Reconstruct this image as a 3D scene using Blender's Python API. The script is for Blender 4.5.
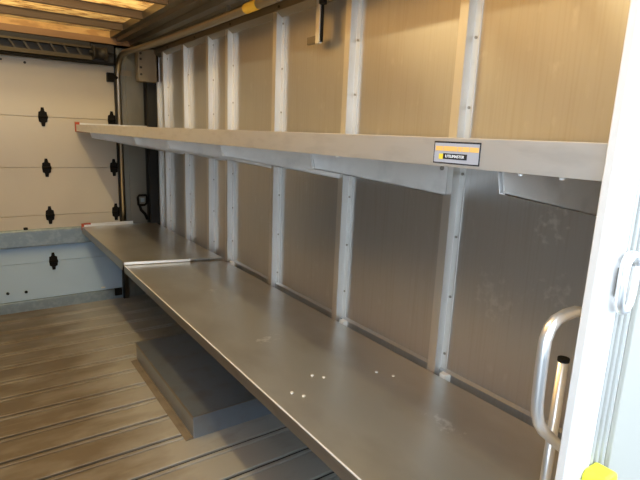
import bpy, math, random
from mathutils import Matrix, Vector
random.seed(7)
S = bpy.context.scene
for o in list(bpy.data.objects): bpy.data.objects.remove(o)
C = S.collection

# ------------------------------------------------------------------ camera
YAW, PITCH, ROLL, FPX, EYE = 0.619, 0.2086, 0.0413, 494.49, 1.40
fw = Vector((math.sin(YAW)*math.cos(PITCH), math.cos(YAW)*math.cos(PITCH), -math.sin(PITCH)))
r0 = Vector((math.cos(YAW), -math.sin(YAW), 0)); u0 = r0.cross(fw)
rt = math.cos(ROLL)*r0 + math.sin(ROLL)*u0
up = -math.sin(ROLL)*r0 + math.cos(ROLL)*u0
cd = bpy.data.cameras.new('camera'); cam = bpy.data.objects.new('camera', cd); C.objects.link(cam)
cd.sensor_width = 36; cd.lens = FPX/640*36; cd.clip_start = 0.02
cam.matrix_world = Matrix(((rt.x, up.x, -fw.x, 0), (rt.y, up.y, -fw.y, 0), (rt.z, up.z, -fw.z, EYE), (0, 0, 0, 1)))
S.camera = cam

# ------------------------------------------------------------------ world, lamp, exposure
w = bpy.data.worlds.new('sky'); S.world = w; w.use_nodes = True
bg = w.node_tree.nodes['Background']; bg.inputs[0].default_value = (0.72, 0.86, 1.0, 1); bg.inputs[1].default_value = 5.3
for ly_, le_ in ((2.70, 76), (1.38, 84)):      # two unseen lamps added over the translucent roof to throw the shelf shadows
    ld = bpy.data.lights.new('added_lamp_over_roof', 'AREA'); ld.shape = 'RECTANGLE'
    ld.size = 0.05; ld.size_y = 0.6; ld.energy = le_; ld.color = (1.0, 0.97, 0.86)
    lo = bpy.data.objects.new('added_lamp_over_roof', ld); C.objects.link(lo); lo.location = (-0.08, ly_, 3.0)
    lo.rotation_euler = (0, math.radians(-12), 0)
vs = S.view_settings
vs.view_transform = 'Standard'; vs.look = 'None'; vs.gamma = 1; vs.use_curve_mapping = False
vs.exposure = 0.0

# ------------------------------------------------------------------ materials
def mat(name, base, rough=.5, metal=0., noise=None, streak=None, bump=0., spec=.5):
    """noise: list of (colour, scale(xyz), low, high, amount) blended over the base colour."""
    m = bpy.data.materials.new(name); m.use_nodes = True
    nt = m.node_tree; N = nt.nodes; L = nt.links
    b = N['Principled BSDF']; b.inputs['Roughness'].default_value = rough; b.inputs['Metallic'].default_value = metal
    b.inputs['Base Color'].default_value = (*base, 1); b.inputs['Specular IOR Level'].default_value = spec
    g = N.new('ShaderNodeNewGeometry'); last = None
    for col, sc, lo_, hi_, amt in (noise or []):
        mp = N.new('ShaderNodeMapping'); mp.inputs['Scale'].default_value = sc; L.new(g.outputs['Position'], mp.inputs['Vector'])
        nz = N.new('ShaderNodeTexNoise'); nz.inputs['Scale'].default_value = 1; nz.inputs['Detail'].default_value = 5
        L.new(mp.outputs[0], nz.inputs['Vector'])
        r = N.new('ShaderNodeMapRange'); r.inputs[1].default_value = lo_; r.inputs[2].default_value = hi_; r.inputs[4].default_value = amt
        L.new(nz.outputs[0], r.inputs[0])
        mx = N.new('ShaderNodeMixRGB'); L.new(r.outputs[0], mx.inputs[0])
        if last: L.new(last, mx.inputs[1])
        else: mx.inputs[1].default_value = (*base, 1)
        mx.inputs[2].default_value = (*col, 1); last = mx.outputs[0]
    if last: L.new(last, b.inputs['Base Color'])
    if streak:
        sc, lo_, hi_ = streak
        mp = N.new('ShaderNodeMapping'); mp.inputs['Scale'].default_value = sc; L.new(g.outputs['Position'], mp.inputs['Vector'])
        nz = N.new('ShaderNodeTexNoise'); nz.inputs['Scale'].default_value = 1; nz.inputs['Detail'].default_value = 4
        L.new(mp.outputs[0], nz.inputs['Vector'])
        r = N.new('ShaderNodeMapRange'); r.inputs[1].default_value = .3; r.inputs[2].default_value = .7
        r.inputs[3].default_value = lo_; r.inputs[4].default_value = hi_
        L.new(nz.outputs[0], r.inputs[0]); L.new(r.outputs[0], b.inputs['Roughness'])
        if bump:
            bp = N.new('ShaderNodeBump'); bp.inputs['Strength'].default_value = bump; bp.inputs['Distance'].default_value = .01
            L.new(nz.outputs[0], bp.inputs['Height']); L.new(bp.outputs[0], b.inputs['Normal'])
    return m

M = {}
M['skin'] = mat('aluminium_wall_skin', (.53, .525, .515), .36, .81,
                [((.47, .45, .42), (120, 120, 3), .48, .72, .55), ((.72, .72, .72), (30, 30, 16), .62, .8, .35)],
                streak=((3, 3, 2), .28, .33))
nt_ = M['skin'].node_tree; b_ = nt_.nodes['Principled BSDF']; b_.inputs['Anisotropic'].default_value = .75
cv_ = nt_.nodes.new('ShaderNodeCombineXYZ'); cv_.inputs[2].default_value = 1; nt_.links.new(cv_.outputs[0], b_.inputs['Tangent'])
M['stud'] = mat('aluminium_stud', (.70, .69, .67), .45, .9, [((.6, .58, .55), (20, 20, 4), .5, .75, .5)])
M['shelf'] = mat('aluminium_shelf_sheet', (.62, .61, .57), .34, .86,
                 [((.43, .40, .35), (5, 3, 5), .45, .7, .55)])
def scuff(m, spots):
    nt = m.node_tree; N = nt.nodes; L = nt.links; b = N['Principled BSDF']; src = b.inputs['Base Color'].links[0].from_socket
    g = N.new('ShaderNodeNewGeometry'); nz = N.new('ShaderNodeTexNoise'); nz.inputs['Scale'].default_value = 48; nz.inputs['Detail'].default_value = 6
    L.new(g.outputs['Position'], nz.inputs['Vector'])
    for (x, y_, z, rx, ry, hi) in spots:
        su = N.new('ShaderNodeVectorMath'); su.operation = 'SUBTRACT'; L.new(g.outputs['Position'], su.inputs[0]); su.inputs[1].default_value = (x, y_, z)
        dv = N.new('ShaderNodeVectorMath'); dv.operation = 'DIVIDE'; L.new(su.outputs[0], dv.inputs[0]); dv.inputs[1].default_value = (rx, ry, rx)
        ln = N.new('ShaderNodeVectorMath'); ln.operation = 'LENGTH'; L.new(dv.outputs[0], ln.inputs[0])
        a = N.new('ShaderNodeMath'); a.operation = 'MULTIPLY_ADD'; L.new(nz.outputs[0], a.inputs[0]); a.inputs[1].default_value = 3.0; L.new(ln.outputs['Value'], a.inputs[2])
        r = N.new('ShaderNodeMapRange'); r.inputs[1].default_value = 1.9; r.inputs[2].default_value = 1.3; r.inputs[4].default_value = hi
        L.new(a.outputs[0], r.inputs[0])
        mx = N.new('ShaderNodeMixRGB'); L.new(r.outputs[0], mx.inputs[0]); L.new(src, mx.inputs[1]); mx.inputs[2].default_value = (.9, .89, .86, 1); src = mx.outputs[0]
    L.new(src, b.inputs['Base Color'])
scuff(M['shelf'], [(.87, 1.55, .63, .10, .06, .8), (1.02, .80, .63, .05, .10, .6), (.93, 2.2, .63, .07, .07, .5)])
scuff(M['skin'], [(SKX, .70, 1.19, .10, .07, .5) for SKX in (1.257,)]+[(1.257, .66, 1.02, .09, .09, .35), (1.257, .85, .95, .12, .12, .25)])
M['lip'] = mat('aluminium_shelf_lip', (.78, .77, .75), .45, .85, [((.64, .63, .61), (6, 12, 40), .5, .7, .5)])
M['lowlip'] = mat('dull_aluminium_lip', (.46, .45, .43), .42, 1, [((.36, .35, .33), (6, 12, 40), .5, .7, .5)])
M['bracket'] = mat('aluminium_bracket', (.92, .91, .90), .42, .35, [((.68, .68, .68), (12, 12, 12), .5, .7, .5)])
M['galv'] = mat('galvanised_steel', (.28, .36, .42), .5, .6, [((.38, .46, .52), (26, 26, 26), .45, .65, .7)])
M['rail'] = mat('dull_aluminium_rail', (.24, .22, .19), .40, 1, [((.16, .145, .12), (8, 3, 8), .45, .7, .5)])
M['track'] = mat('steel_track', (.34, .31, .27), .38, 1)
M['cornerm'] = mat('brown_grey_steel', (.26, .215, .16), .5, .3, [((.19, .155, .12), (14, 14, 9), .45, .7, .6)])
M['jambp'] = mat('dull_jamb_panel', (.24, .225, .19), .45, .5, [((.17, .16, .135), (7, 7, 3), .45, .7, .6)])
M['door'] = mat('cream_door_paint', (.56, .51, .43), .36, 0, [((.48, .43, .36), (2.5, 2.5, 1.6), .5, .75, .4)])
M['door_daylit'] = mat('daylight_tinted_door_paint', (.46, .62, .80), .4, 0, [((.40, .55, .72), (3, 3, 3), .5, .75, .4)])  # blue cast of the front daylight put into the lower door colour
M['black'] = mat('black_steel', (.008, .007, .006), .65, 0, spec=.15)
M['rubber'] = mat('black_rubber', (.014, .014, .015), .7, 0)
M['dark'] = mat('dark_steel', (.05, .045, .04), .5, .6)
M['red'] = mat('red_tape', (.42, .07, .025), .6, 0, [((.25, .05, .03), (60, 60, 60), .5, .7, .6)])
M['boxm'] = mat('steel_box', (.31, .35, .41), .28, .75, [((.28, .27, .25), (9, 9, 9), .5, .7, .6)])
M['brown'] = mat('rusty_flange', (.19, .155, .115), .6, .2, [((.12, .10, .075), (14, 14, 14), .45, .7, .7)])
M['white'] = mat('white_paint', (.75, .73, .70), .4, 0)
M['lettering'] = mat('white_lettering', (.85, .85, .85), .5)
M['jamb'] = mat('aluminium_jamb', (.80, .77, .74), .45, .2)
M['ribm'] = mat('grey_aluminium_rib', (.40, .39, .36), .45, .2)
M['leaf'] = mat('grey_green_door_leaf', (.40, .385, .34), .5, 0)
M['tube'] = mat('bright_aluminium_tube', (.86, .85, .84), .3, .8)
M['yellow'] = mat('yellow_rubber', (.75, .72, .03), .5, 0)
M['yellowtape'] = mat('yellow_tape', (.75, .50, .06), .6, 0)
M['stk_black'] = mat('sticker_black', (.015, .015, .018), .5)
M['stk_grey'] = mat('sticker_silver', (.38, .38, .42), .5)
M['stk_orange'] = mat('sticker_orange', (.85, .48, .14), .5)
M['stk_yellow'] = mat('sticker_yellow', (.85, .62, .05), .5)
M['foam'] = mat('white_sealant', (.8, .77, .7), .8)
M['ground'] = mat('asphalt', (.22, .22, .22), .9)
M['bow'] = mat('brown_roof_bow', (.13, .085, .05), .5, .4)
M['lattice'] = mat('dull_brown_steel', (.085, .07, .052), .5, .6)
M['amber'] = mat('amber_board', (.75, .45, .17), .5, 0, [((.5, .25, .08), (9, 26, 26), .45, .6, .8)])
M['header'] = mat('amber_header_board', (.36, .19, .08), .5, 0, [((.26, .13, .05), (3, 14, 14), .45, .7, .6)])

def floor_mat():
    m = mat('worn_aluminium_floor', (.34, .33, .30), .55, .4); nt = m.node_tree; N = nt.nodes; L = nt.links; b = N['Principled BSDF']
    g = N.new('ShaderNodeNewGeometry'); sp = N.new('ShaderNodeSeparateXYZ'); L.new(g.outputs['Position'], sp.inputs[0])
    def noise(sc, det=5):
        mp = N.new('ShaderNodeMapping'); mp.inputs['Scale'].default_value = sc; L.new(g.outputs['Position'], mp.inputs['Vector'])
        n = N.new('ShaderNodeTexNoise'); n.inputs['Scale'].default_value = 1; n.inputs['Detail'].default_value = det
        L.new(mp.outputs[0], n.inputs['Vector']); return n
    n1 = noise((4, 9, 4)); n2 = noise((3, 40, 3))
    # trodden dirt lies in the aisle (small x) and thins out towards the shelves
    r = N.new('ShaderNodeMapRange'); r.inputs[1].default_value = .66; r.inputs[2].default_value = .36; L.new(sp.outputs[0], r.inputs[0])
    a = N.new('ShaderNodeMath'); a.operation = 'MULTIPLY_ADD'; L.new(n1.outputs[0], a.inputs[0]); a.inputs[1].default_value = 1.6; a.inputs[2].default_value = -.85
    a2 = N.new('ShaderNodeMath'); a2.operation = 'ADD'; a2.use_clamp = True; L.new(a.outputs[0], a2.inputs[0]); L.new(r.outputs[0], a2.inputs[1])
    mx = N.new('ShaderNodeMixRGB'); L.new(a2.outputs[0], mx.inputs[0])
    mx.inputs[1].default_value = (.40, .385, .35, 1); mx.inputs[2].default_value = (.165, .133, .095, 1)
    r2 = N.new('ShaderNodeMapRange'); r2.inputs[1].default_value = .62; r2.inputs[2].default_value = .72; r2.inputs[4].default_value = .25; L.new(n2.outputs[0], r2.inputs[0])
    mx2 = N.new('ShaderNodeMixRGB'); L.new(r2.outputs[0], mx2.inputs[0]); L.new(mx.outputs[0], mx2.inputs[1]); mx2.inputs[2].default_value = (.42, .36, .27, 1)
    L.new(mx2.outputs[0], b.inputs['Base Color'])
    return m
M['floor'] = floor_mat()

def roof_mat():
    m = bpy.data.materials.new('translucent_amber_fibreglass'); m.use_nodes = True
    nt = m.node_tree; N = nt.nodes; L = nt.links
    N.remove(N['Principled BSDF']); out = N['Material Output']
    g = N.new('ShaderNodeNewGeometry'); mp = N.new('ShaderNodeMapping'); mp.inputs['Scale'].default_value = (9, 26, 9)
    L.new(g.outputs['Position'], mp.inputs['Vector'])
    nz = N.new('ShaderNodeTexNoise'); nz.inputs['Scale'].default_value = 1; nz.inputs['Detail'].default_value = 6; nz.inputs['Distortion'].default_value = .6
    L.new(mp.outputs[0], nz.inputs['Vector'])
    cr = N.new('ShaderNodeValToRGB'); cr.color_ramp.elements[0].position = .36; cr.color_ramp.elements[0].color = (.34, .14, .03, 1)
    cr.color_ramp.elements[1].position = .64; cr.color_ramp.elements[1].color = (1.0, .70, .30, 1)
    L.new(nz.outputs[0], cr.inputs[0])
    tl = N.new('ShaderNodeBsdfTranslucent'); L.new(cr.outputs[0], tl.inputs[0])
    df = N.new('ShaderNodeBsdfDiffuse'); L.new(cr.outputs[0], df.inputs[0])
    tp = N.new('ShaderNodeBsdfTransparent'); tp.inputs[0].default_value = (1.0, .91, .70, 1)
    m0 = N.new('ShaderNodeMixShader'); m0.inputs[0].default_value = .25; L.new(tl.outputs[0], m0.inputs[1]); L.new(df.outputs[0], m0.inputs[2])
    m1 = N.new('ShaderNodeMixShader'); m1.inputs[0].default_value = .54; L.new(m0.outputs[0], m1.inputs[1]); L.new(tp.outputs[0], m1.inputs[2])
    L.new(m1.outputs[0], out.inputs[0])
    return m
M['roof'] = roof_mat()

# ------------------------------------------------------------------ mesh helpers
class MB:
    def __init__(s): s.v = []; s.f = []; s.sm = []
    def add(s, vs_, fs, smooth=False):
        n = len(s.v); s.v += [tuple(q) for q in vs_]; s.f += [tuple(i+n for i in f) for f in fs]; s.sm += [smooth]*len(fs); return s
    def box(s, x0, x1, y0, y1, z0, z1):
        return s.add([(x0,y0,z0),(x1,y0,z0),(x1,y1,z0),(x0,y1,z0),(x0,y0,z1),(x1,y0,z1),(x1,y1,z1),(x0,y1,z1)],
                     [(0,3,2,1),(4,5,6,7),(0,1,5,4),(1,2,6,5),(2,3,7,6),(3,0,4,7)])
    def prism(s, pts, axis, a, b):
        """closed 2-D outline swept along an axis; outline coords are the two other axes in xyz order."""
        def P(q, t): return {'x': (t, q[0], q[1]), 'y': (q[0], t, q[1]), 'z': (q[0], q[1], t)}[axis]
        n = len(pts); area = sum(pts[i][0]*pts[(i+1) % n][1]-pts[(i+1) % n][0]*pts[i][1] for i in range(n))
        if (area > 0) == (axis == 'y'): pts = pts[::-1]
        vs_ = [P(q, a) for q in pts]+[P(q, b) for q in pts]
        fs = [tuple(range(n-1, -1, -1)), tuple(range(n, 2*n))]+[(i, (i+1) % n, n+(i+1) % n, n+i) for i in range(n)]
        return s.add(vs_, fs)
    def sheet(s, line, t, axis, a, b):
        """open polyline thickened by t (to its left) and swept along an axis."""
        L_ = [Vector(q) for q in line]; off = []
        for i, q in enumerate(L_):
            d = []
            if i: d.append((q-L_[i-1]).normalized())
            if i < len(L_)-1: d.append((L_[i+1]-q).normalized())
            nrm = [Vector((-e.y, e.x)) for e in d]
            k = sum(nrm, Vector((0, 0)))
            k = k.normalized()*t/max(.3, k.normalized().dot(nrm[0])); off.append(q+k)
        n = len(L_)
        for i in range(n-1): s.prism([tuple(L_[i]), tuple(L_[i+1]), tuple(off[i+1]), tuple(off[i])], axis, a, b)
        return s
    def tube(s, path, r, n=12, cap=True):
        P = [Vector(q) for q in path]; k = len(P); vs_ = []; ref = None
        for i, q in enumerate(P):
            d = (P[min(i+1, k-1)]-P[max(i-1, 0)]).normalized()
            if ref is None: ref = Vector((0, 0, 1)) if abs(d.z) < .9 else Vector((1, 0, 0))
            a = d.cross(ref).normalized(); b = a.cross(d).normalized(); ref = b
            rr = r[i] if isinstance(r, (list, tuple)) else r
            vs_ += [q+rr*(math.cos(2*math.pi*j/n)*a+math.sin(2*math.pi*j/n)*b) for j in range(n)]
        fs = [(i*n+j, i*n+(j+1) % n, (i+1)*n+(j+1) % n, (i+1)*n+j) for i in range(k-1) for j in range(n)]
        m = len(s.v); s.add(vs_, fs, True)
        if cap:
            s.f += [tuple(m+j for j in range(n-1, -1, -1)), tuple(m+(k-1)*n+j for j in range(n))]; s.sm += [False, False]
        return s
    def mesh(s, name, m):
        me = bpy.data.meshes.new(name); me.from_pydata(s.v, [], s.f); me.materials.append(m)
        for p, q in zip(me.polygons, s.sm): p.use_smooth = q
        import bmesh as _b
        bm = _b.new(); bm.from_mesh(me); _b.ops.recalc_face_normals(bm, faces=bm.faces); bm.to_mesh(me); bm.free()
        me.update(); return me
    def build(s, name, m, parent=None, bevel=0):
        return link(name, s.mesh(name, M[m]), parent, None, bevel)

BASE = {}
def link(name, me, parent=None, loc=None, bevel=0):
    o = bpy.data.objects.new(name, me); C.objects.link(o)
    if loc is not None: o.location = loc
    if parent is not None:
        o.parent = parent; o.matrix_parent_inverse = Matrix.Translation(-Vector(BASE.get(parent.name, (0, 0, 0))))
    BASE[o.name] = tuple(loc) if loc is not None else (0, 0, 0)
    if parent is not None: BASE[o.name] = tuple(Vector(BASE[o.name]))
    if bevel:
        b = o.modifiers.new('bevel', 'BEVEL'); b.width = bevel; b.segments = 2; b.limit_method = 'ANGLE'
    return o
def thing(name, loc, label, cat, group=None):
    o = bpy.data.objects.new(name, None); C.objects.link(o); o.location = loc; o.empty_display_size = .05
    BASE[o.name] = tuple(loc); o['label'] = label; o['category'] = cat
    if group: o['group'] = group
    return o
def tag(o, label, cat, group=None, kind=None):
    o['label'] = label; o['category'] = cat
    if group: o['group'] = group
    if kind: o['kind'] = kind
    return o
def struct(o, label, cat):
    return tag(o, label, cat, kind='structure')
def arc(c, r, a0, a1, n, f):
    return [f(c[0]+r*math.cos(math.radians(a0+(a1-a0)*i/n)), c[1]+r*math.sin(math.radians(a0+(a1-a0)*i/n))) for i in range(n+1)]

# key planes (metres)
SK, ST, SH = 1.257, 1.225, 0.672         # wall skin, stud face, shelf front
DY = 4.184                                # rear door plane
LW = -0.80                                # left wall skin
BY = 0.31                                 # bulkhead

# ------------------------------------------------------------------ ground, floor
gr = MB().box(-12, 12, -14, 14, -.80, -.75).build('ground', 'ground'); struct(gr, 'grey asphalt yard under the van', 'ground')
fl = MB().box(LW-.02, SK+.02, -1.16, DY+.02, -.06, -.010).build('floor', 'dark')
struct(fl, 'worn ribbed metal floor of the van', 'floor')
PW = .195
pm = MB().prism([(0.004, -.010), (0.004, -.003), (.007, 0), (.150, 0), (.153, -.003), (.153, -.007), (.163, -.007), (.163, -.003), (.166, 0), (.180, 0), (.183, -.003), (.183, -.010)], 'x', LW, SK)
pme = pm.mesh('floor_plank', M['floor'])
y = 2.05-PW*14
while y < DY-.05:
    link('floor_plank', pme, fl, (0, y, 0)); y += PW

cw = MB().prism([(-1.15, -.05), (-1.15, .93), (-1.09, .98), (-.82, .93), (-.80, .88), (-.95, .80), (-1.02, .0), (-1.02, -.05)], 'x', LW-.02, SK+.02).build('wall_cab', 'rubber')
struct(cw, 'unseen black dashboard cowl added across the open cab to block low daylight', 'wall')  # unseen cowl added to keep low daylight from under the shelf
M['greywall'] = mat('pale_grey_wall_paint', (.34, .36, .39), .4, 0)
# unseen bay added around the van: keeps sky light off the roof, open at the front
M['blocker'] = mat('sky_blocker_grey', (.16, .16, .16), .9)
for nm, lab, bx in (('wall_sky_blocker', 'plain unseen side wall added outside the van to block sky light', (-4.1, -4.0, -.4, 7, -.75, 3.5)),
                    ('wall_sky_blocker', 'plain unseen side wall added outside the van to block sky light', (4.0, 4.1, -.4, 7, -.75, 3.5)),
                    ('wall_sky_blocker', 'plain unseen end wall added behind the van to block sky light', (-4.1, 4.1, 7, 7.1, -.75, 3.5)),
                    ('ceiling_sky_blocker', 'plain unseen ceiling added above the van to block sky light', (-4.1, 4.1, -.4, 7.1, 3.5, 3.6))):
    struct(MB().box(*bx).build(nm, 'blocker'), lab, 'wall' if 'wall' in nm else 'ceiling')

# ------------------------------------------------------------------ right wall
wr = MB().box(SK+.004, SK+.03, BY, DY+.02, -.06, 2.10).build('wall_right', 'rail')
struct(wr, 'van side wall of aluminium skin panels between upright studs', 'wall')
studs = [.503, 1.058, 1.612, 2.172, 2.708, 2.985, 3.399, 3.82]
SW = .036
def seg_edges():
    ys = [BY]+[s_-SW/2 for s_ in studs]+[3.985]
    return list(zip(ys[:-1], ys[1:]))
for a, b in seg_edges():
    MB().box(SK, SK+.006, a+.001, b-.001, .0, 1.99).build('skin_panel', 'skin', wr)
rv = MB().tube([(ST+.030, 0, 0), (ST+.0265, 0, 0)], .0045, 8).mesh('rivet', M['track'])
rv2 = MB().tube([(ST-.0005, 0, 0), (ST-.003, 0, 0)], .0045, 8).mesh('rivet', M['track'])
def hat(ys):
    m = MB(); a, b = ys-SW, ys
    # closed hat section: flange, side, face, side, flange
    m.prism([(SK, a-.022), (SK-.0025, a-.022), (SK-.0025, a), (ST, a+.002), (ST, b-.002), (SK-.0025, b), (SK-.0025, b+.022), (SK, b+.022)], 'z', .0, 1.968)
    return m
for i, ys in enumerate(studs):
    so = hat(ys).build('stud', 'stud', wr)
    zz = .70 if i % 2 else .76
    while zz < 1.95:
        rm = MB().tube([(SK-.0022, ys-SW-.011, zz), (SK-.006, ys-SW-.011, zz)], .0046, 8)
        rm.build('rivet', 'track', so); zz += .20
# wall bottom strip behind the shelf gap, top rail
MB().prism([(SK, .50), (SK-.010, .50), (SK-.010, .640), (SK, .648)], 'y', BY, 2.7).build('base_strip', 'skin', wr)
tr = MB().prism([(SK, 1.93), (SK-.006, 1.93), (ST-.004, 1.952), (ST-.004, 1.985), (SK, 1.99)], 'y', BY, 3.97).build('top_rail', 'rail', wr)
for k in range(7):
    MB().tube([(ST-.0045, .55+k*.52, 1.966), (ST-.009, .55+k*.52, 1.966)], .006, 8).build('bolt', 'dark', tr)
# white sealant lumps where studs meet the shelf
for ys in (1.058, 1.612, 2.708):
    q = ys-SW-.03
    MB().prism([(SK-.002, q-.022), (ST+.002, q-.014), (ST+.002, q+.012), (SK-.002, q+.016)], 'z', .612, .640).build('sealant_lump', 'foam', wr, .003)

# rear corner of the side wall: black seal post, thin stud, top bracket box, strap latch
cp = MB().box(1.185, SK, 4.06, 4.10, 0, 1.80).build('corner_seal', 'rubber', wr)
MB().prism([(SK, 3.985), (1.238, 3.985), (1.238, 4.0), (SK, 4.0)], 'z', 0, 1.97).build('edge_stud', 'stud', wr)
bb = MB().box(1.10, SK, 3.985, 4.06, 1.745, 1.985).build('corner_box', 'cornerm', wr, .004)
for k, (dx, dz) in enumerate([(.02, .05), (.02, .10), (.02, .16), (.02, .20)]):
    MB().tube([(1.10+dx, 3.986, 1.745+dz), (1.10+dx, 3.980, 1.745+dz)], .009, 8).build('bolt', 'dark', bb)

# ------------------------------------------------------------------ left wall (mostly out of view)
wl = MB().box(LW-.03, LW-.004, BY, DY+.02, -.06, 2.10).build('wall_left', 'rail')
struct(wl, 'opposite side wall of plain aluminium panels', 'wall')
yy = BY
while yy < DY-.1:
    e = min(yy+.555, DY)
    MB().box(LW-.006, LW, yy+.001, e-.001, 0, 1.99).build('skin_panel', 'greywall', wl)
    MB().prism([(LW, e-.022), (LW+.03, e-.018), (LW+.03, e+.0), (LW, e+.004)], 'z', 0, 1.97).build('stud', 'stud', wl)
    yy = e

# ------------------------------------------------------------------ ceiling
RX0, RX1, RZ = -.485, .945, 2.05
ce = MB().sheet([(RX1, 2.095), (RX1, RZ), (RX1+.040, RZ), (RX1+.048, RZ-.022), (RX1+.085, RZ-.022), (RX1+.092, RZ-.008), (RX1+.13, RZ-.008), (RX1+.14, RZ-.034), (RX1+.19, RZ-.034), (RX1+.20, RZ-.050), (SK, 1.985), (SK+.02, 2.1)], .004, 'y', BY-.02, DY+.02)
ce.sheet([(RX0, 2.095), (RX0, RZ), (RX0-.045, RZ), (RX0-.045, RZ-.02), (RX0-.10, RZ-.03), (RX0-.135, RZ-.012), (RX0-.20, RZ-.035), (LW, 1.985), (LW-.02, 2.1)], -.004, 'y', BY-.02, DY+.02)
ce = ce.build('ceiling', 'rail'); struct(ce, 'van ceiling with metal side rails and amber translucent roof panels', 'ceiling')
bows = [3.78-.475*k for k in range(8)]
ed = [DY-.02]+bows+[BY-.02]
for a, b in zip(ed[:-1], ed[1:]):
    MB().box(RX0-.03, RX1+.03, b+.001, a-.001, 2.095, 2.098).build('roof_panel', 'roof', ce)
for yb in bows:
    MB().sheet([(yb-.030, 2.094), (yb-.020, 2.094), (yb-.015, RZ), (yb+.015, RZ), (yb+.020, 2.094), (yb+.030, 2.094)], .003, 'x', RX0, RX1).build('roof_bow', 'bow', ce)
MB().box(RX0, 1.12, DY-.045, DY-.02, 2.005, 2.050).build('header_board', 'header', ce)
MB().box(RX0, 1.0, DY-.040, DY-.02, 2.050, 2.094).build('roof_end_board', 'amber', ce)

# ------------------------------------------------------------------ rear wall and sectional overhead door
wb = MB().box(.985, SK, DY+.03, DY+.05, 0, 2.1).box(LW, -.53, DY+.03, DY+.05, 0, 2.1).box(LW, SK, DY+.03, DY+.05, 1.86, 2.1).build('wall_rear', 'dark')
struct(wb, 'rear body frame around the overhead door', 'wall')
MB().box(.992, 1.188, DY-.004, DY+.03, .0, 1.99).build('jamb_panel', 'jambp', wb)
MB().box(1.055, 1.075, DY-.012, DY-.004, .0, 1.99).build('jamb_rib', 'jambp', wb)
MB().box(.992, 1.10, DY-.014, DY-.004, 1.79, 1.83).build('jamb_strap', 'cornerm', wb)

DX0, DX1 = -.51, .972
dr = MB().box(DX0, DX1, DY+.016, DY+.026, .0, 1.86).build('door_1', 'door')
struct(dr, 'cream sectional overhead rear door with black hinges', 'door')
zs = [.082, .37, .728, 1.083, 1.449, 1.845]
for i, (a, b) in enumerate(zip(zs[:-1], zs[1:])):
    MB().box(DX0, DX1, DY, DY+.016, a+.0015, b-.0015).build('door_section', 'door_daylit' if i == 0 else 'door', dr, .002)
# sheet below the beam carries the painted daylight tint too
MB().box(DX0, DX1, DY-.0025, DY, .372, .52).build('daylight_tint_sheet', 'door_daylit', dr)
bt = MB().prism([(DY+.016, .0), (DY-.014, .0), (DY-.014, .076), (DY-.012, .080), (DY+.016, .080)], 'x', DX0, DX1).build('bottom_rail', 'galv', dr)
bm_ = MB().prism([(DY-.003, .505), (DY-.045, .505), (DY-.047, .510), (DY-.047, .622), (DY-.040, .630), (DY-.003, .630)], 'x', DX0, DX1).build('cross_beam', 'galv', dr)
for xb in (.30, -.12):
    MB().tube([(xb, DY-.020, .630), (xb, DY-.020, .646)], .016, 6).build('bolt', 'black', bm_)
def hinge_mb():
    m = MB(); o = [(-.013, -.082), (.013, -.082), (.017, -.05), (.034, -.042), (.038, .0), (.034, .042), (.017, .05), (.011, .082), (-.011, .082), (-.017, .05), (-.034, .042), (-.038, 0), (-.034, -.042), (-.017, -.05)]
    m.prism([(a*.78, b*.82) for a, b in o], 'y', -.007, 0)
    m.tube([(-.030, -.012, 0), (.030, -.012, 0)], .010, 10)
    for sx, sz in ((0, .05), (0, -.05), (-.016, .028), (.016, .028), (-.016, -.028), (.016, -.028)):
        m.tube([(sx, -.006, sz), (sx, -.011, sz)], .005, 6)
    return m
hme = hinge_mb().mesh('hinge', M['black'])
for zz in zs[1:-1]:
    for xx in (-.010, .467, .940):
        off = DY-.0025 if zz < .5 else DY
        link('hinge', hme, dr, (xx, off, zz))
for xx, zz in ((.152, .155), (.270, .150)):
    MB().tube([(xx, DY, zz), (xx, DY-.008, zz)], .011, 8).build('bolt', 'black', dr)
MB().box(.80, .83, DY-.006, DY, .10, .112).build('hole_light_strip', 'white', dr)  # white strip painted in for light coming through holes
# top roller bracket and side rollers
rb = MB().box(.915, .965, DY-.04, DY, 1.735, 1.80).tube([(.93, DY-.03, 1.768), (.99, DY-.03, 1.768)], .022, 14).build('roller_bracket', 'black', dr)
MB().tube([(.38, DY, 1.815), (.38, DY-.006, 1.815)], .009, 8).build('bolt', 'dark', dr)
MB().box(.19, .245, DY-.004, DY, 1.815, 1.826).build('vent_slot', 'dark', dr)
# bottom corner bracket
MB().box(.90, .955, DY-.03, DY, .03, .085).build('corner_bracket', 'black', dr)

# track: vertical, quarter bend, then forward under the ceiling
def track(x, name, lab):
    zc, rr, sg = 1.935, .17, (1 if x > 0 else -1)
    path = [(x, DY-.03, 0.0), (x, DY-.03, zc-rr)]
    for k in range(1, 9):
        a = math.radians(90*k/8); path.append((x+sg*.012*k/8, DY-.03-rr+rr*math.cos(a), zc-rr+rr*math.sin(a)))
    path += [(x+sg*.055, 3.70, zc+.008), (x+sg*.095, 3.2, zc+.017), (x+sg*.11, 2.6, zc+.018), (x+sg*.11, 1.5, zc+.017), (x+sg*.11, .50, zc+.017)]
    t = thing(name, (x, DY-.03, 0), lab, 'door track')
    MB().tube(path, .021, 12).build('rail', 'track', t)
    MB().box(x-.026, x-.019, DY-.050, DY-.012, 0, zc-rr).build('seal_strip', 'rubber', t)
    for yh in (2.4, 1.3, .7):
        zt = 2.0
        MB().box(x+sg*.11-.010, x+sg*.11+.010, yh-.012, yh-.008, zc+.02, zt).build('hanger', 'track', t)
    return t
tk = track(.99, 'door_track', 'grey overhead door track bending from the rear corner along the ceiling rail')
MB().tube([(1.10, 2.08, 1.9525), (1.10, 2.20, 1.9525)], .0226, 12, cap=False).build('yellow_tape', 'yellowtape', tk)
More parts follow.
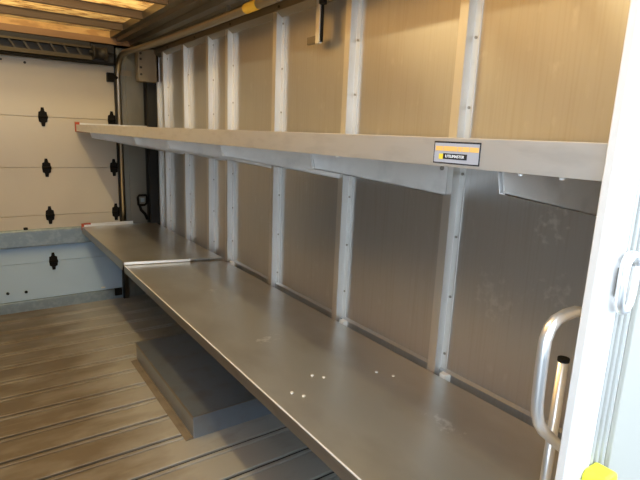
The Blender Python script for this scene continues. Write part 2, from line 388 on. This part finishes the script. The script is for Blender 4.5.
tk2 = track(-.54, 'door_track', 'grey overhead door track along the opposite side wall')

# counterbalance above the door
cb = thing('counterbalance', (.2, 4.10, 1.86), 'dark door counterbalance shaft with slotted channel above the cream door', 'door spring')
MB().prism([(4.14, 1.965), (4.09, 1.965), (4.085, 1.950), (4.14, 1.950)], 'x', DX0, .80).build('upper_bar', 'lattice', cb)
MB().prism([(4.14, 1.895), (4.075, 1.895), (4.070, 1.868), (4.14, 1.868)], 'x', DX0, .80).build('lower_bar', 'lattice', cb)
MB().box(DX0, .80, 4.138, 4.142, 1.86, 2.00).build('back_plate', 'dark', cb)
xk = DX0+.05
while xk < .72:
    MB().prism([(xk, 1.952), (xk+.014, 1.952), (xk+.049, 1.893), (xk+.035, 1.893)], 'y', 4.092, 4.098).build('lattice_bar', 'lattice', cb); xk += .0825
MB().box(DX0, .96, 4.07, 4.14, 1.848, 1.862).build('lintel', 'black', cb)
sh_ = MB().tube([(.78, 4.06, 1.92), (.950, 4.06, 1.92)], .012, 10).build('shaft', 'dark', cb)
MB().tube([(.80, 4.06, 1.92), (.815, 4.06, 1.92), (.816, 4.06, 1.92), (.885, 4.06, 1.92), (.886, 4.06, 1.92), (.90, 4.06, 1.92)], [.048, .048, .038, .040, .048, .048], 18).build('cable_drum', 'dark', cb)
MB().box(.80, .955, 4.10, 4.14, 1.865, 1.985).build('end_plate', 'dark', cb)

# black strap latch hanging at the rear corner
la = thing('strap_latch', (1.15, 4.15, .66), 'black looped latch on the rear jamb beside the black corner seal', 'latch')
lp = [(1.116, .775), (1.112, .84), (1.122, .856), (1.178, .856), (1.185, .84), (1.183, .79), (1.165, .775), (1.116, .775)]
MB().tube([(a, 4.165, b) for a, b in lp], .010, 8).build('loop', 'black', la)
MB().tube([(1.125, 4.168, .775), (1.135, 4.166, .735), (1.165, 4.160, .700), (1.182, 4.150, .655)], .012, 8).build('strap', 'black', la)
MB().box(1.138, 1.164, 4.163, 4.180, .800, .832).build('tongue', 'galv', la)

# ------------------------------------------------------------------ lower shelf: long front section, rear section lapping over it
def text_mesh(name, txt, size, m):
    cu = bpy.data.curves.new('t', 'FONT'); cu.body = txt; cu.size = size; cu.align_x = 'CENTER'; cu.align_y = 'CENTER'; cu.extrude = .0003
    o = bpy.data.objects.new('t', cu); C.objects.link(o)
    dg = bpy.context.evaluated_depsgraph_get(); me = bpy.data.meshes.new_from_object(o.evaluated_get(dg))
    bpy.data.objects.remove(o); me.name = name; me.materials.clear(); me.materials.append(m); return me

ZL = .630
lf = thing('lower_shelf', (.95, 1.5, .58), 'long lower aluminium shelf sheet along the studded wall, near section', 'shelf', 'shelf boards along the side wall')
MB().prism([(SH+.003, .33), (ST-.003, .33), (ST-.003, 2.745), (SH+.003, 2.865)], 'z', ZL-.003, ZL).build('shelf_sheet', 'shelf', lf)
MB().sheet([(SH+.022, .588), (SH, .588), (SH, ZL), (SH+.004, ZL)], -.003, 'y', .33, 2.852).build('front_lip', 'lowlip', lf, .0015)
MB().box(SH-.0005, SH+.0035, .33, 2.85, ZL-.0025, ZL+.0006).build('worn_edge_highlight', 'bracket', lf)  # brighter strip on the worn edge, its highlight put into the colour
MB().box(ST-.008, ST-.004, .33, 2.732, .59, ZL-.003).build('back_flange', 'shelf', lf)
for xx, yy in ((.745, 1.16), (.765, 1.125), (.86, 1.22), (.885, 1.19), (1.06, 1.13), (1.09, 1.08)):
    MB().tube([(xx, yy, ZL-.0005), (xx, yy, ZL+.002)], .005, 8).build('rivet', 'bracket', lf)
# under-shelf arms
def arm(parent, ys, z, zf, zb, x0):
    m = MB(); a, b = ys-.012, ys-.001
    prof = [(x0, z), (x0+.026, zf), (ST-.001, zb), (ST-.001, z)]
    for q in (a, b-.002): m.prism(prof, 'y', q, q+.002)
    m.prism([(x0+.026, zf), (ST-.001, zb), (ST-.001, zb+.002), (x0+.026, zf+.002)], 'y', a, b)
    # top flange
    m.prism([(x0, z), (ST-.001, z), (ST-.001, z-.002), (x0, z-.002)], 'y', a, b)
    o = m.build('bracket', 'bracket', parent)
    for dz in (.032, .085):
        MB().tube([(ST-.030, a+.0005, z-dz), (ST-.030, a-.004, z-dz)], .008, 6).build('bolt', 'track', o)
    MB().tube([(x0+.09, a+.0005, z-.03), (x0+.09, a-.003, z-.03)], .005, 8).build('rivet', 'track', o)
    return o
for ys in studs[:5]: arm(lf, ys, ZL-.0035, .575, .50, .71)

lr = thing('lower_shelf', (.95, 3.5, .60), 'rear section of the lower aluminium shelf, lapping over the long sheet, reaching the cream door', 'shelf', 'shelf boards along the side wall')
xa, xb_ = SH+.001, ST-.003
o = MB().add([(xa, 2.855, .644), (xb_, 2.735, .640), (xb_, 4.10, .633), (xa, 4.10, .633), (xa, 2.855, .648), (xb_, 2.735, .644), (xb_, 4.10, .637), (xa, 4.10, .637)],
             [(0, 3, 2, 1), (4, 5, 6, 7), (0, 1, 5, 4), (1, 2, 6, 5), (2, 3, 7, 6), (3, 0, 4, 7)]).build('shelf_sheet', 'shelf', lr)
MB().add([(xa, 2.852, .634), (xa+.36, 2.774, .634), (xa+.36, 2.777, .634), (xa, 2.856, .634), (xa, 2.852, .649), (xa+.36, 2.774, .6470), (xa+.36, 2.777, .6470), (xa, 2.856, .649)],
         [(0, 3, 2, 1), (4, 5, 6, 7), (0, 1, 5, 4), (1, 2, 6, 5), (2, 3, 7, 6), (3, 0, 4, 7)]).build('near_edge', 'lip', lr)
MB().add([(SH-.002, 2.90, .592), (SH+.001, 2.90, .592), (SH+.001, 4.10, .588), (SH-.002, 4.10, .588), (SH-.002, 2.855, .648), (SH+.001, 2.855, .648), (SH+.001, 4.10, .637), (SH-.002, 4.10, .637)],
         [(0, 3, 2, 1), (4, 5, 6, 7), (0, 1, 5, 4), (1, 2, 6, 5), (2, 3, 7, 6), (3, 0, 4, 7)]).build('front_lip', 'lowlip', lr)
MB().box(SH, 1.05, 4.098, 4.102, .60, .660).build('end_flange', 'lip', lr)
MB().box(SH-.006, SH+.012, 4.096, 4.106, .612, .662).box(SH+.012, SH+.06, 4.095, 4.105, .652, .664).build('red_tape', 'red', lr)
for ys in studs[5:]: arm(lr, ys, .632, .575, .50, .71)

# ------------------------------------------------------------------ upper shelf
ZU = 1.405
us = thing('upper_shelf', (.95, 2.2, 1.22), 'upper aluminium shelf on tapered brackets, sticker on its front lip', 'shelf', 'shelf boards along the side wall')
MB().box(SH+.003, ST-.002, .316, 4.12, ZU-.003, ZU).build('shelf_sheet', 'shelf', us)
MB().sheet([(SH+.015, 1.356), (SH, 1.356), (SH, ZU), (SH+.004, ZU)], -.003, 'y', .316, 4.12).build('front_lip', 'lip', us, .0015)
MB().box(SH, ST-.01, 4.120, 4.124, 1.36, ZU+.012).build('end_flange', 'lip', us)
MB().box(SH-.006, SH+.024, 4.108, 4.128, 1.352, 1.424).box(SH+.006, SH+.09, 4.112, 4.119, 1.350, 1.362).build('red_tape', 'red', us)
for ys in [s_ for k, s_ in enumerate(studs) if k != 5]: arm(us, ys, ZU-.0035, 1.316, 1.230, .695)
for yy in (.44, .375, .90, 1.45, 2.2, 3.0):
    MB().tube([(SH+.008, yy, 1.3555), (SH+.008, yy, 1.352)], .004, 8).build('rivet', 'bracket', us)
# sticker
sx = SH-.0006
st = MB().box(sx, SH, .5105, .6085, 1.3610, 1.3985).build('sticker', 'stk_black', us); st['label'] = 'black-edged silver sticker with orange line and small logo'
MB().box(sx-.0004, sx, .5125, .6065, 1.3630, 1.3958).build('sticker_field', 'stk_grey', st)
yy = .604
for wd in (.016, .030, .008, .014, .018):
    MB().box(sx-.0008, sx-.0004, yy-wd, yy, 1.3825, 1.3905).build('orange_word', 'stk_orange', st); yy -= wd+.0012
MB().box(sx-.0008, sx-.0004, .5865, .5955, 1.3685, 1.3775).build('logo_square', 'stk_yellow', st)
MB().box(sx-.0008, sx-.0004, .5355, .5865, 1.3690, 1.3785).build('logo_bar', 'stk_black', st)
tm = text_mesh('logo_text', 'UTILIMASTER', .0068, M['lettering'])
to = bpy.data.objects.new('logo_text', tm); C.objects.link(to); to.parent = st
to.matrix_local = Matrix(((0, 0, -1, sx-.0011), (-1, 0, 0, .561), (0, 1, 0, 1.3737), (0, 0, 0, 1)))

# shelves along the opposite wall
LF = -.21
for z0, lab in ((ZL, 'lower aluminium shelf along the opposite wall'), (ZU, 'upper aluminium shelf along the opposite wall')):
    t = thing('upper_shelf' if z0 > 1 else 'lower_shelf', (-.5, 2.2, z0-.05), lab, 'shelf', 'shelf boards along the side wall')
    MB().box(LW+.031, LF-.003, .34, 4.12, z0-.003, z0).build('shelf_sheet', 'shelf', t)
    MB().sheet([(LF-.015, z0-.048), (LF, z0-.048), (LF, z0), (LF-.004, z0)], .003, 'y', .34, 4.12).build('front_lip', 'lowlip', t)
    for k in range(7):
        yb = .85+.555*k
        MB().prism([(LF-.03, z0-.0035), (LF-.05, z0-.085), (LW+.031, z0-.17), (LW+.031, z0-.0035)], 'y', yb, yb+.003).build('bracket', 'bracket', t)

# ------------------------------------------------------------------ wheel box under the lower shelf
wx = thing('wheel_box', (1.0, 2.45, 0), 'low rectangular metal wheel box on the floor under the lower shelf', 'wheel box')
MB().box(.742, 1.218, 1.985, 2.94, -.003, .112).build('body', 'boxm', wx, .003)
MB().prism([(.742, 0.001), (.742, .006), (.722, .006), (.705, .002), (.705, .001)], 'y', 1.985, 2.93).build('floor_flange', 'brown', wx)
MB().box(.739, .742, 1.985, 2.94, .10, .1135).build('top_trim', 'track', wx)
MB().box(.742, 1.218, 1.9835, 1.9865, .1085, .1135).build('top_trim', 'track', wx)

# ------------------------------------------------------------------ hanging bracket on the wall top
hb = thing('cable_bracket', (1.21, 1.78, 1.75), 'small white conduit strip with black cable hanging from the wall top rail', 'bracket')
MB().box(1.205, 1.2205, 1.757, 1.785, 1.765, 2.0).build('strip', 'stud', hb, .002)
MB().box(1.207, 1.2205, 1.785, 1.850, 1.768, 1.800).build('foot', 'rail', hb, .003)
MB().tube([(1.212, 1.748, 1.99), (1.212, 1.748, 1.77)], .006, 8).build('cable', 'black', hb)
MB().tube([(1.205, 1.738, 1.955), (1.205, 1.738, 1.91)], .016, 12).build('plug', 'black', hb)

# ------------------------------------------------------------------ bulkhead at the cab end
BX = .655
wf = MB().box(BX+.015, SK+.02, BY-.008, BY+.004, -.01, 2.09).box(LW, -.55, BY-.012, BY, -.01, 2.09).build('wall_front', 'white')
struct(wf, 'white painted bulkhead beside the cab doorway', 'wall')
jm = MB().box(BX, BX+.075, BY-.013, BY, -.01, 2.09).build('jamb', 'jamb', wf, .002)
for k, xk in enumerate((.076, .094, .112)):
    MB().box(BX+xk, BX+xk+.010, BY-.013, BY-.006, -.01, 2.09).build('jamb_rib', 'ribm', wf, .002)
MB().box(BX+.135, BX+.60, BY-.016, BY-.008, .02, 2.05).build('door_leaf', 'leaf', wf, .002)
lt = thing('door_latch', (.722, BY-.02, 1.18), 'bright metal loop pull latch on the white bulkhead jamb', 'latch')
px = .722
pts = arc((px, 1.243), .016, 0, 180, 8, lambda a, b: (a, BY-.024, b))+arc((px, 1.197), .016, 180, 360, 8, lambda a, b: (a, BY-.024, b))
pts.append(pts[0])
MB().tube(pts, .007, 8).build('loop', 'tube', lt)
MB().box(px-.010, px+.010, BY-.020, BY-.013, 1.200, 1.240).build('plate', 'track', lt)
yb = MB().prism([(.706, .860), (.706, .922), (.714, .930), (.746, .930), (.754, .922), (.754, .860)], 'y', BY-.045, BY-.0135).build('bumper', 'yellow', None, .004)
tag(yb, 'yellow rubber bumper on the white bulkhead jamb below the latch', 'bumper')

# grab handle and upright rod behind the bulkhead edge
K = .345/.29
hp = [(.760, .345, 1.4-(1.4-1.200)*K)]
raw = [(.600, 1.199), (.575, 1.199), (.556, 1.196), (.545, 1.188), (.539, 1.175), (.5385, 1.150), (.5395, 1.123), (.541, 1.095), (.544, 1.078), (.551, 1.062), (.564, 1.047), (.590, 1.026), (.620, 1.002)]
hp = [(a*K, .345, 1.4-(1.4-b)*K) for a, b in raw]
hp = [(hp[0][0]+.02, BY+.006, hp[0][2])]+hp+[(hp[-1][0]+.02, BY+.006, hp[-1][2]-.016)]
gh = thing('grab_handle', (.70, BY, .92), 'bent aluminium grab handle on the bulkhead edge', 'handle')
MB().tube(hp, .0088, 12).build('bar', 'tube', gh)
for q in (hp[0], hp[-1]): MB().tube([(q[0], BY+.004, q[2]), (q[0], BY+.009, q[2])], .018, 14).build('mount', 'tube', gh)
K2 = .37/.31
rx, ry = .629*K2, .37
rd = thing('upright_rod', (rx, ry, ZL), 'straight aluminium rod with dark end cap standing behind the grab handle', 'rod')
MB().tube([(rx, ry, ZL+.0005), (rx, ry, 1.4-(1.4-1.117)*K2)], .0085, 12).build('rod', 'tube', rd)
MB().tube([(rx, ry, 1.4-(1.4-1.117)*K2), (rx, ry, 1.4-(1.4-1.117)*K2+.006)], .0092, 12).build('end_cap', 'black', rd)
